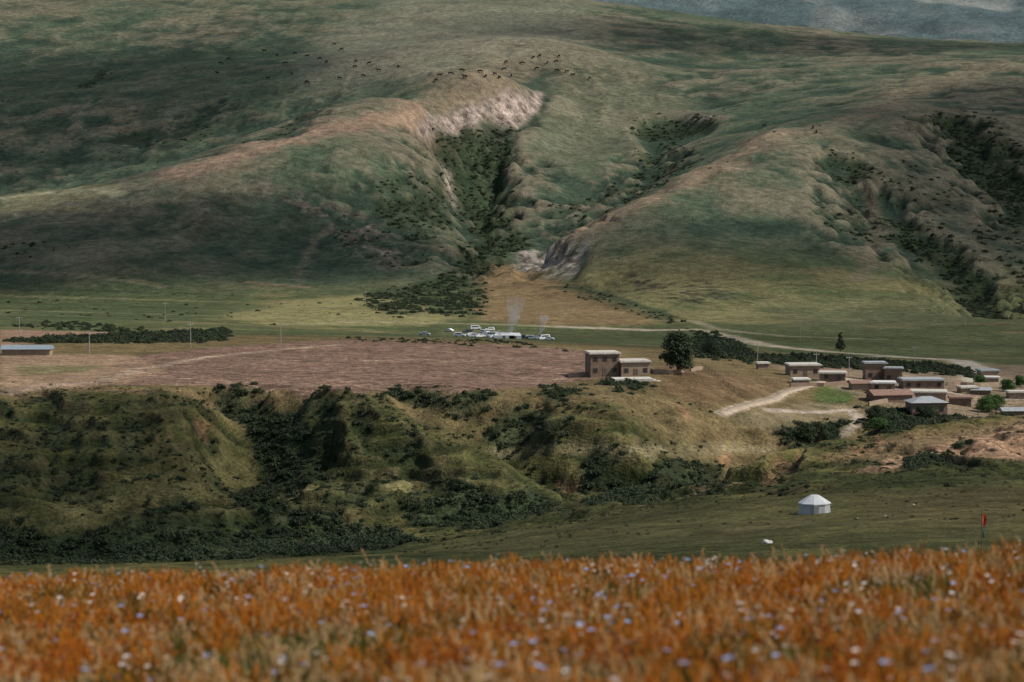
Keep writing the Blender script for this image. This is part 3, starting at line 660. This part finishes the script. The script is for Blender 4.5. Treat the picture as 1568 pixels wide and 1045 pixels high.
V=[ # px left,right, base py, height px, roof, wall, kind
(1206,1256,577,19,roofl,adobe,'flat'),(1256,1297,586,15,roofl,adobe_d,'flat'),(1160,1178,566,9,pale,adobe,'flat'),
(1324,1358,583,29,roofg,adobe_d,'flat'),(1356,1384,587,24,roofg,adobe_d,'flat'),(1303,1336,599,13,roofr,adobe,'gable'),
(1334,1373,602,16,whitep,adobe,'flat'),(1332,1396,616,13,roofr,adobe_d,'gable'),(1380,1446,598,17,roofg,adobe_d,'flat'),
(1396,1452,615,15,roofl,adobe,'flat'),(1392,1450,636,22,roofg,adobe_d,'hip'),(1255,1290,578,9,roofr,adobe,'flat'),
(1470,1498,604,10,roofl,adobe,'flat'),(1536,1572,642,14,roofg,adobe_d,'gable'),(1510,1532,588,9,whitep,adobe,'flat'),(1215,1240,590,8,whitep,adobe,'flat'),
(1456,1490,622,12,roofr,adobe_d,'flat'),(1500,1530,577,9,roofg,adobe,'flat'),(1545,1575,612,11,roofl,adobe,'flat'),(1490,1520,606,9,roofg,adobe_d,'gable')]
for i,(a,b_,by,hp,rf,wl,kd) in enumerate(V):
    l=place((a+b_)/2,by,640,960);s=l.y/F;w=(b_-a)*s*.95
    house("village_house",l+Vector((0,3,0)),[.12,-.1,.2,.05,-.15][i%5],[(0,0,w,min(w*.75,7.0),hp*s*.88,wl,rf,kd)])
l=place(42,543,700,1100);house("farm_shed",l,.02,[(0,0,14,6,1.8,adobe,bluer,'gable')])
# ------------------------------------------------------------------ dirt road as a thin bed of gravel
roadm=simple("dirt_road_surface",(.33,.26,.19),.95,.25,.6)
def ribbon(name,pts,w,dmin,dmax,mat,lift=.10):
    P_=[place(a,b_,dmin,dmax) for a,b_ in dens(pts,10,False)];Q=[P_[0]]
    for p in P_[1:]:
        if (p-Q[-1]).length>2: Q.append(p)
    vs=[];fs=[]
    for i,p in enumerate(Q):
        d=(Q[min(i+1,len(Q)-1)]-Q[max(i-1,0)]);nrm=Vector((-d.y,d.x,0)).normalized()
        for s,dz in((-.5,-.3),(-.42,lift),(.42,lift),(.5,-.3)):
            q=p+nrm*w*s;vs.append((q.x,q.y,float(gz(q.x/q.y,math.log(q.y)))+dz))
    for i in range(len(Q)-1):
        for k in range(3): fs.append((i*4+k,i*4+k+1,i*4+4+k+1,i*4+4+k))
    mb=MB();mb.add(vs,fs);return mb.obj(name,[mat],smooth=True)
ribbon("village_dirt_road",road,2.6,600,800,roadm)
# ------------------------------------------------------------------ tent
canvas=simple("white_canvas",(.56,.57,.57),.85,.10,1.5)
p=place(1247,786,380,470);e=bpy.data.objects.new("white_tent",None);scene.collection.objects.link(e);e.location=p;e.rotation_euler=(0,0,.3)
k=8;mb=MB();R0,R1=2.65,2.45
def ring(r,z): return [(r*math.cos(2*math.pi*(i+.5)/k),r*math.sin(2*math.pi*(i+.5)/k)*.85,z) for i in range(k)]
mb.add(ring(R0,-.5)+ring(R1,1.65),[(i,(i+1)%k,k+(i+1)%k,k+i) for i in range(k)]);mb.obj("walls",[simple("wall_canvas",(.42,.43,.43),.85,.15,1.5)],e)
mb=MB();mb.add(ring(R1+.22,1.55)+ring(R1+.2,1.68)+ring(1.6,2.35)+ring(.75,2.85)+ring(.5,2.9),[(r*k+i,r*k+(i+1)%k,(r+1)*k+(i+1)%k,(r+1)*k+i) for r in range(4) for i in range(k)]+[tuple(4*k+i for i in range(k))]);mb.obj("roof",[canvas],e)
mb=MB();mb.box((-.7,-2.2,.75),(.9,.12,1.6));mb.obj("door_flap",[simple("grey_canvas",(.20,.21,.21))],e)
mb=MB()
for i in range(k):
    a=2*math.pi*(i+.5)/k;mb.tube((2.7*math.cos(a),2.3*math.sin(a),1.6),(4*math.cos(a),3.4*math.sin(a),-.2),.02,.02,4)
mb.obj("guy_ropes",[wood],e)
# ------------------------------------------------------------------ vehicles & camp on the valley floor
tyre=simple("tyre_rubber",(.02,.02,.02));cw=simple("white_car_paint",(.75,.75,.75),.35,.03);cs=simple("silver_car_paint",(.42,.44,.46),.3,.03);cd=simple("dark_car_paint",(.05,.06,.07),.3,.03)
def car_mesh(kind,paint):
    mb=MB()
    if kind=='sedan': prof=[(-2.25,.35),(2.2,.35),(2.28,.62),(2.15,.85),(1.2,.98),(.55,1.42),(-.75,1.45),(-1.45,1.05),(-2.2,.98),(-2.3,.7)]
    elif kind=='suv': prof=[(-2.3,.4),(2.25,.4),(2.32,.75),(2.2,1.02),(1.15,1.12),(.65,1.72),(-1.95,1.78),(-2.25,1.2),(-2.34,.75)]
    else: prof=[(-2.6,.4),(2.4,.4),(2.5,.8),(2.3,1.15),(1.9,1.3),(1.35,2.0),(-2.5,2.05),(-2.62,1.2)]
    m=len(prof);W=.9;vs=[]
    for s in(-1,1):
        for x,z in prof: vs.append((x,s*(W-(.16 if z>1.3 else 0)),z))
    mb.add(vs,[tuple(range(m))[::-1],tuple(range(m,2*m))]+[(i,(i+1)%m,m+(i+1)%m,m+i) for i in range(m)],0)
    zb={'sedan':1.0,'suv':1.15,'van':1.3}[kind];zt={'sedan':1.38,'suv':1.66,'van':1.9}[kind]
    x0={'sedan':-1.25,'suv':-1.95,'van':-2.3}[kind];x1={'sedan':.95,'suv':1.0,'van':1.5}[kind]
    for s in(-1,1):
        w=(x1-x0)/3
        for q in range(3):
            a=x0+q*w+.05;c=x0+(q+1)*w-.05;ta=a+(.25 if q==0 else 0);tc=c-(.4 if q==2 else 0)
            mb.add([(a,s*(W+.01),zb),(c,s*(W+.01),zb),(tc,s*(W-.13),zt),(ta,s*(W-.13),zt)],[(0,1,2,3)],1)
        for wx in(-1.42,1.42):
            mb.tube((wx,s*.70,.34),(wx,s*.95,.34),.34,.34,16,2);mb.tube((wx,s*.95,.34),(wx,s*.965,.34),.18,.18,10,3)
        mb.box((2.24,s*.62,.72),(.12,.32,.16),3);mb.box((-2.28,s*.66,.82),(.1,.24,.18),4)
    (xa,za),(xb,zb2)={'sedan':[(1.16,1.02),(.60,1.40)],'suv':[(1.14,1.16),(.69,1.68)],'van':[(1.88,1.34),(1.38,1.96)]}[kind]
    mb.add([(xa+.03,-.76,za),(xa+.03,.76,za),(xb+.04,.66,zb2),(xb+.04,-.66,zb2)],[(0,1,2,3)],1)
    return mb.obj("parked_car",[paint,glass,tyre,pale,roofr],link=False).data
cms=[car_mesh('suv',cw),car_mesh('sedan',cw),car_mesh('van',cw),car_mesh('sedan',cs),car_mesh('suv',cd)]
for i,(x,y,k_) in enumerate([(688,508,1),(650,516,3),(704,519,0),(716,510,4),(729,505,2),(742,511,0),(751,516,2),(735,519,1),(757,520,1),(741,515,3),(728,521,0),(765,512,3),(832,527,2),(814,530,0),(840,526,1),(760,524,4),(800,524,4),(722,515,1),(750,507,0),(820,522,3)]):
    o=bpy.data.objects.new("parked_car",cms[k_]);scene.collection.objects.link(o);o.location=place(x,y,1080,1420);o.rotation_euler=(0,0,rng.uniform(-.7,.7)+(math.pi if i%3==0 else 0));o.scale=(1.05,)*3
for x,y,w in((772,528,8.5),(789,529,5)):
    mb=MB();h=2.6
    mb.add([(-w/2,-2,0),(w/2,-2,0),(w/2,2,0),(-w/2,2,0),(-w/2,-2,1.5),(w/2,-2,1.5),(w/2,2,1.5),(-w/2,2,1.5),(-w/2+.8,0,h),(w/2-.8,0,h)],[(0,1,5,4),(1,2,6,5),(2,3,7,6),(3,0,4,7),(4,5,9,8),(6,7,8,9),(5,6,9),(7,4,8)])
    mb.box((0,-2.02,.7),(.9,.06,1.4),1);o=mb.obj("camp_tent",[canvas,wood]);o.location=place(x,y,1080,1400)+Vector((0,0,-.1))
# smoke
sm=bpy.data.materials.new("smoke");sm.use_nodes=True;nt=sm.node_tree;nt.nodes.clear()
out=N(nt,'ShaderNodeOutputMaterial');pv=N(nt,'ShaderNodeVolumePrincipled');pv.inputs['Color'].default_value=(.85,.88,.92,1)
tc=N(nt,'ShaderNodeTexCoord');nn=noisenode(nt,tc.outputs['Object'],.30,3,.65)
sx=N(nt,'ShaderNodeSeparateXYZ');nt.links.new(tc.outputs['Object'],sx.inputs[0])
fade=maprange(nt,sx.outputs['Z'],0,18,.42,.0)
nt.links.new(math_(nt,'MULTIPLY',maprange(nt,nn,.40,.62,0,1),fade),pv.inputs['Density']);nt.links.new(pv.outputs[0],out.inputs['Volume'])
for x,y,hh,w in((776,524,17,1.5),(820,527,10,.7)):
    mb=MB();K=12;rings=9
    for r in range(rings):
        t=r/(rings-1);R=w*(.4+2.6*t);cx=1.2*math.sin(t*3)+t*3.5
        mb.v+=[(cx+R*math.cos(2*math.pi*i/K),R*math.sin(2*math.pi*i/K),t*hh) for i in range(K)]
    fs=[(r*K+i,r*K+(i+1)%K,(r+1)*K+(i+1)%K,(r+1)*K+i) for r in range(rings-1) for i in range(K)]+[tuple(range(K))[::-1],tuple((rings-1)*K+i for i in range(K))]
    mb.f+=fs;mb.m+=[0]*len(fs);o=mb.obj("smoke_plume",[sm]);o.location=place(x,y,1080,1400)
# ------------------------------------------------------------------ poles
polec=simple("pole_concrete",(.30,.28,.26))
def pole(x,y,h,dmin,dmax):
    l=place(x,y,dmin,dmax);mb=MB();mb.tube((0,0,-.5),(0,0,h),.14,.09,8);mb.box((0,0,h-.7),(2.0,.12,.14))
    for s in(-.85,0,.85): mb.tube((s,0,h-.6),(s,0,h-.35),.06,.05,6,1)
    o=mb.obj("utility_pole",[polec,pale]);o.location=l;o.rotation_euler=(0,0,.4)
for a in((292,533,8,700,1300),(137,543,7,700,1300),(430,527,7,800,1400),(253,492,9,1000,1700),(1225,523,10,1000,1700),(1478,500,10,1000,1800),(560,470,9,1000,1800),(1160,560,7,700,1300),(1300,575,6,650,1000),(1250,570,6,650,1000),(1400,560,7,700,1100),(30,520,8,700,1300),(820,505,9,1100,1700)): pole(*a)
# marker post with cloth (right)
l=place(1503,850,200,420);mb=MB();mb.tube((0,0,-.6),(0,0,4.6),.07,.05,8,0)
mb.add([(.05,0,4.5),(.42,.08,4.35),(.5,0,3.8),(.36,-.1,3.2),(.08,0,3.1),(.25,.14,3.8)],[(0,1,5),(1,2,5),(2,3,5),(3,4,5),(4,0,5)],1)
mb.add([(.05,0,3.0),(.38,.05,2.9),(.32,-.06,1.9),(.06,0,1.8)],[(0,1,2,3)],2)
o=mb.obj("prayer_flag_pole",[wood,simple("red_cloth",(.45,.06,.03)),simple("green_cloth",(.06,.14,.08))]);o.location=l
def boulder(loc,s,mat,seed):
    from mathutils import noise
    bm=bmesh.new();bmesh.ops.create_icosphere(bm,subdivisions=3,radius=1);r=random.Random(seed);o3=Vector((r.random()*9,r.random()*9,0))
    for v in bm.verts:
        v.co*=1+.35*noise.noise(v.co*1.3+o3)+.12*noise.noise(v.co*4+o3);v.co.z*=.6
    me=bpy.data.meshes.new("boulder");bm.to_mesh(me);bm.free();me.materials.append(mat);o=bpy.data.objects.new("boulder",me);scene.collection.objects.link(o);o.location=loc;o.scale=(s,s,s)
boulder(place(1175,832,200,420),.7,whitep,3)
for i in range(4): boulder(place(1270+i*43,785+random.uniform(-14,22),200,450),random.uniform(.15,.3),pale,10+i)
herd=[(405,80),(424,86),(437,99),(410,122),(447,115),(452,84),(470,88),(490,92),(500,97),(512,70),(523,78),(545,96),(565,99),(556,118),(338,99),(333,114),(350,92),(543,104),
(673,118),(690,115),(707,110),(712,120),(735,112),(744,119),(758,116),(772,108),(775,97),(783,118),(800,99),(817,90),(826,88),(852,96),(856,88),(868,112),(903,122),(853,110),(877,117),(822,107),(668,125),(765,121),(838,98),(610,104),(580,110),
(1245,198),(1250,205),(1170,195),(470,128),(520,122)]
for i,(x,y) in enumerate(herd):
    o=bpy.data.objects.new("cow",cm[0 if i%3 else 1]);scene.collection.objects.link(o);o.location=place(x,y,1900,3300);o.rotation_euler=(0,0,rng.uniform(0,6.28));o.scale=(2.0,)*3
# ------------------------------------------------------------------ foreground meadow
mx=np.concatenate([np.linspace(-70,-14,20)[:-1],np.linspace(-14,14,160),np.linspace(14,70,20)[1:]]);my=np.concatenate([np.linspace(-12,40,260)[:-1],np.linspace(40,135,40)])
MX,MY=np.meshgrid(mx,my)
def mz(x,y):
    y_=np.maximum(y-25+.03*x,0)
    return -1.62-.1195*np.maximum(y,-15)+.034*x-.0045*np.minimum(y_,45)**2-.40*np.maximum(y_-45,0)+fbm(x/3.5,y/3.5,3,201)*.10+fbm(x/11,y/9,2,205)*.12
mg=simple("meadow_soil",(.075,.045,.016),.95,.5,2.5)
gridmesh("meadow_ground",MX,MY,mz(MX,MY),mg)
def grassmat(name,cols,transl=.4):
    m=bpy.data.materials.new(name);m.use_nodes=True;nt=m.node_tree;b=nt.nodes['Principled BSDF'];b.inputs['Roughness'].default_value=.7;b.inputs['Specular IOR Level'].default_value=.15
    g=N(nt,'ShaderNodeNewGeometry');oi=N(nt,'ShaderNodeObjectInfo')
    na_=noisenode(nt,g.outputs['Position'],1.3,4)
    ad=math_(nt,'ADD',maprange(nt,na_,.36,.64,0,.5),math_(nt,'MULTIPLY',oi.outputs['Random'],.5))
    cr=N(nt,'ShaderNodeValToRGB');k=len(cols)
    for i in range(k-2): cr.color_ramp.elements.new((i+1)/(k-1))
    for i,c in enumerate(cols): cr.color_ramp.elements[i].color=(*c,1)
    nt.links.new(ad,cr.inputs[0]);nt.links.new(cr.outputs[0],b.inputs['Base Color'])
    tr=N(nt,'ShaderNodeBsdfTranslucent');nt.links.new(cr.outputs[0],tr.inputs[0]);mx_=N(nt,'ShaderNodeMixShader');mx_.inputs[0].default_value=transl
    nt.links.new(b.outputs[0],mx_.inputs[1]);nt.links.new(tr.outputs[0],mx_.inputs[2]);nt.links.new(mx_.outputs[0],nt.nodes['Material Output'].inputs['Surface']);return m
gA=grassmat("rust_grass",[(.055,.055,.010),(.22,.10,.012),(.50,.19,.016),(.40,.105,.009),(.14,.035,.006)])
gB=grassmat("green_grass",[(.030,.045,.009),(.085,.095,.015),(.19,.14,.022)])
gC=grassmat("straw_grass",[(.34,.22,.08),(.50,.34,.17),(.42,.20,.05)])
fw=simple("white_petals",(.60,.56,.53),.7,.08,3);fb=simple("blue_petals",(.22,.31,.50),.7,.15,3);fy=simple("flower_centre",(.40,.24,.06))
def tuft(name,mats,seed,nb,h,spread,seedhead=0):
    r=random.Random(seed);mb=MB()
    for i in range(nb):
        a=r.uniform(0,6.28);d=r.uniform(0,spread);bx,by=d*math.cos(a),d*math.sin(a);hh=h*r.uniform(.55,1.15);le=hh*r.uniform(.1,.55);la=r.uniform(0,6.28);w=r.uniform(.003,.0065)
        wa=r.uniform(0,3.14);wx,wy=w*math.cos(wa),w*math.sin(wa);vs=[];K=4
        for k in range(K):
            t=k/K;cx=bx+math.cos(la)*le*t*t;cy=by+math.sin(la)*le*t*t;cz=hh*(t-.12*t*t);q=1-t*.7
            vs+=[(cx-wx*q,cy-wy*q,cz),(cx+wx*q,cy+wy*q,cz)]
        tip=(bx+math.cos(la)*le,by+math.sin(la)*le,hh*.88);vs.append(tip)
        mb.add(vs,[(2*k,2*k+1,2*k+3,2*k+2) for k in range(K-1)]+[(2*K-2,2*K-1,2*K)],0)
        if r.random()<seedhead:
            for q in range(9):
                t=q/9;p=Vector(tip)-Vector((0,0,hh*.28*(1-t)));s=.011*r.uniform(.7,1.3);o=Vector((r.uniform(-1,1),r.uniform(-1,1),r.uniform(-.5,.5)))*.012
                p=p+o-Vector((math.cos(la),math.sin(la),0))*le*.4*(1-t)
                mb.add([p+Vector((-s,0,0)),p+Vector((0,s,-.2*s)),p+Vector((s,0,0)),p+Vector((0,-s,.2*s)),p+Vector((0,0,2*s))],[(0,1,4),(1,2,4),(2,3,4),(3,0,4)],min(1,len(mats)-1))
    return mb.obj(name,mats,link=False)
tufts=[tuft("tuft_a",[gA,gA],1,16,.28,.09,.35),tuft("tuft_b",[gA,gC],2,16,.31,.10,.3),tuft("tuft_c",[gB,gB],3,18,.25,.10),tuft("tuft_d",[gA,gA],4,14,.36,.08,.6),tuft("tuft_e",[gC,gC],5,8,.38,.08,.5),tuft("tuft_f",[gA,gA],6,18,.24,.10,.2),tuft("tuft_g",[gC,gC],9,2,.54,.03,1.0)]
n1_=36000;ty=rng.uniform(8,36,n1_);tx=rng.uniform(-1,1,n1_)*(.24*ty+1.2)
n2_=11000;ty2=rng.uniform(-6,50,n2_);tx2=rng.uniform(-18,18,n2_)
tx=np.concatenate([tx,tx2]);ty=np.concatenate([ty,ty2]);tz=mz(tx,ty)
pn=fbm(tx/.9,ty/1.8,3,301)*.5+.5;pr=rng.uniform(0,1,len(tx))
idx=np.where(pr<.30,0,np.where(pr<.42,1,np.where(pr<.68,3,5)));idx=np.where((pn+rng.uniform(-.15,.15,len(tx))-.012*np.maximum(22-ty,0)/2-.008*tx)<.50,2,idx);idx=np.where(rng.uniform(0,1,len(tx))<.045,4,idx);idx=np.where(rng.uniform(0,1,len(tx))<.012,6,idx)
hn=fbm(tx/.5,ty/.7,2,311)*.5+.5
keep=(tx**2+ty**2)>9
scatter("meadow_grass",np.stack([tx,ty,tz-.01],-1)[keep],(rng.uniform(.55,1.1,len(tx))+hn*.3)[keep],tufts,idx[keep],.14)
def flower(name,pm_,seed,np_=7,R=.022,h=.36):
    r=random.Random(seed);mb=MB();mb.tube((0,0,0),(.02,.01,h),.003,.002,5,2,False)
    for hd in range(2 if seed%2 else 1):
        c=Vector((.02+hd*.03,.01-hd*.02,h-hd*.05))
        for k in range(np_):
            a=2*math.pi*k/np_;d=Vector((math.cos(a),math.sin(a),.45));s=Vector((-math.sin(a),math.cos(a),0))
            mb.add([c,c+d*R*.6-s*R*.33,c+d*R*1.1,c+d*R*.6+s*R*.33],[(0,1,2,3)],0)
        mb.tube(c,c+Vector((0,0,.008)),.006,.005,7,1)
    return mb.obj(name,[pm_,fy,gB],link=False)
fl=[flower("flower_a",fw,1,8,.022,.34),flower("flower_b",fb,2,6,.026,.34),flower("flower_c",fw,3,7,.019,.37),flower("flower_d",fb,4,7,.024,.32)]
nf=1500;fyv=rng.uniform(6,34,nf);fxv=rng.uniform(-1,1,nf)*(.27*fyv+1.5)
scatter("meadow_flowers",np.stack([fxv,fyv,mz(fxv,fyv)],-1),rng.uniform(.7,1.25,nf),fl,None,.35)
# ------------------------------------------------------------------ light
SE,SA=math.radians(46),math.radians(102)   # azimuth from +Y towards +X
sd=Vector((math.sin(SA)*math.cos(SE),math.cos(SA)*math.cos(SE),math.sin(SE)))
sl=bpy.data.lights.new("sun","SUN");sl.energy=4.8;sl.angle=math.radians(.6);sl.color=(1,.95,.86)
so=bpy.data.objects.new("sun",sl);scene.collection.objects.link(so);so.rotation_euler=sd.to_track_quat('Z','Y').to_euler()
w=bpy.data.worlds.new("World");scene.world=w;w.use_nodes=True;nt=w.node_tree;bg=nt.nodes['Background'];sk=nt.nodes.new('ShaderNodeTexSky');sk.sky_type='NISHITA';sk.sun_disc=False
sk.sun_elevation=SE;sk.sun_rotation=SA;sk.air_density=1.2;sk.dust_density=1.5
nt.links.new(sk.outputs[0],bg.inputs[0]);bg.inputs[1].default_value=.09
# unseen sheet of clouds added overhead, cover shaped to shade chosen slopes
CZH=950.0
cx=np.linspace(-2600,3600,240);cy=np.linspace(-400,5200,220);CX,CY=np.meshgrid(cx,cy)
cover=np.clip(sstep(.48,.72,fbm(CX/420,CY/420,4,401)*.5+.5)*.55,0,1)
def cloud(px,py,rx,ry,k,dmin=430,dmax=9000):
    global cover
    q=place(px,py,dmin,dmax);s=(CZH-q.z)/sd.z;ox,oy=q.x+sd.x*s,q.y+sd.y*s
    n=fbm(CX/160,CY/160,3,411)*.35
    d=np.sqrt(((CX-ox)/rx)**2+((CY-oy)/ry)**2)+n
    b_=1-sstep(.55,1.25,d)
    cover=np.maximum(cover,b_*k) if k>0 else cover*(1-b_*(-k))
cloud(700,470,330,260,-1,1200);cloud(560,185,260,190,-1,1800);cloud(720,180,200,260,-1,1800);cloud(1000,330,180,200,-.9,1700);cloud(700,30,330,330,-.9,2300);cloud(1280,200,180,180,-.8,1800);cloud(1150,590,160,110,-1,600,900);cloud(480,560,240,120,-1,600,900);cloud(500,700,260,130,-.8,500,640)
cloud(180,370,320,130,.9,1600);cloud(60,160,280,340,.75,2100);cloud(1130,390,140,120,.6,1500);cloud(1580,250,180,420,.75,1600);cloud(1250,70,420,140,.65,2300);cloud(0,740,75,70,.7,480,620);cloud(1450,780,110,90,.4,300,520);cloud(620,830,90,22,.45,450,620)
ms=(CZH+5)/sd.z;cover*=sstep(200,380,np.hypot(CX-sd.x*ms,CY-20-sd.y*ms))
cmn=bpy.data.materials.new("cloud_shade_veil");cmn.use_nodes=True;nt=cmn.node_tree;nt.nodes.clear()
out=N(nt,'ShaderNodeOutputMaterial');tp=N(nt,'ShaderNodeBsdfTransparent');df=N(nt,'ShaderNodeBsdfDiffuse');df.inputs[0].default_value=(.85,.86,.88,1)
tl=N(nt,'ShaderNodeBsdfTranslucent');tl.inputs[0].default_value=(.85,.86,.88,1);m1=N(nt,'ShaderNodeMixShader');m1.inputs[0].default_value=.5;m2_=N(nt,'ShaderNodeMixShader')
cva=N(nt,'ShaderNodeAttribute');cva.attribute_name='cover'
nt.links.new(df.outputs[0],m1.inputs[1]);nt.links.new(tl.outputs[0],m1.inputs[2]);nt.links.new(cva.outputs['Fac'],m2_.inputs[0]);nt.links.new(tp.outputs[0],m2_.inputs[1]);nt.links.new(m1.outputs[0],m2_.inputs[2]);nt.links.new(m2_.outputs[0],out.inputs[0])
edge=sstep(-2600,-2200,CX)*(1-sstep(3200,3600,CX))*sstep(-400,-200,CY)*(1-sstep(4800,5200,CY))
cl=gridmesh("cloud_shade_sheet",CX,CY,np.full(CX.shape,CZH)+fbm(CX/200,CY/200,3,420)*25,cmn,{'cover':cover*edge})
scene.view_settings.view_transform='Standard';scene.view_settings.look='None';scene.view_settings.exposure=0
print("DONE")
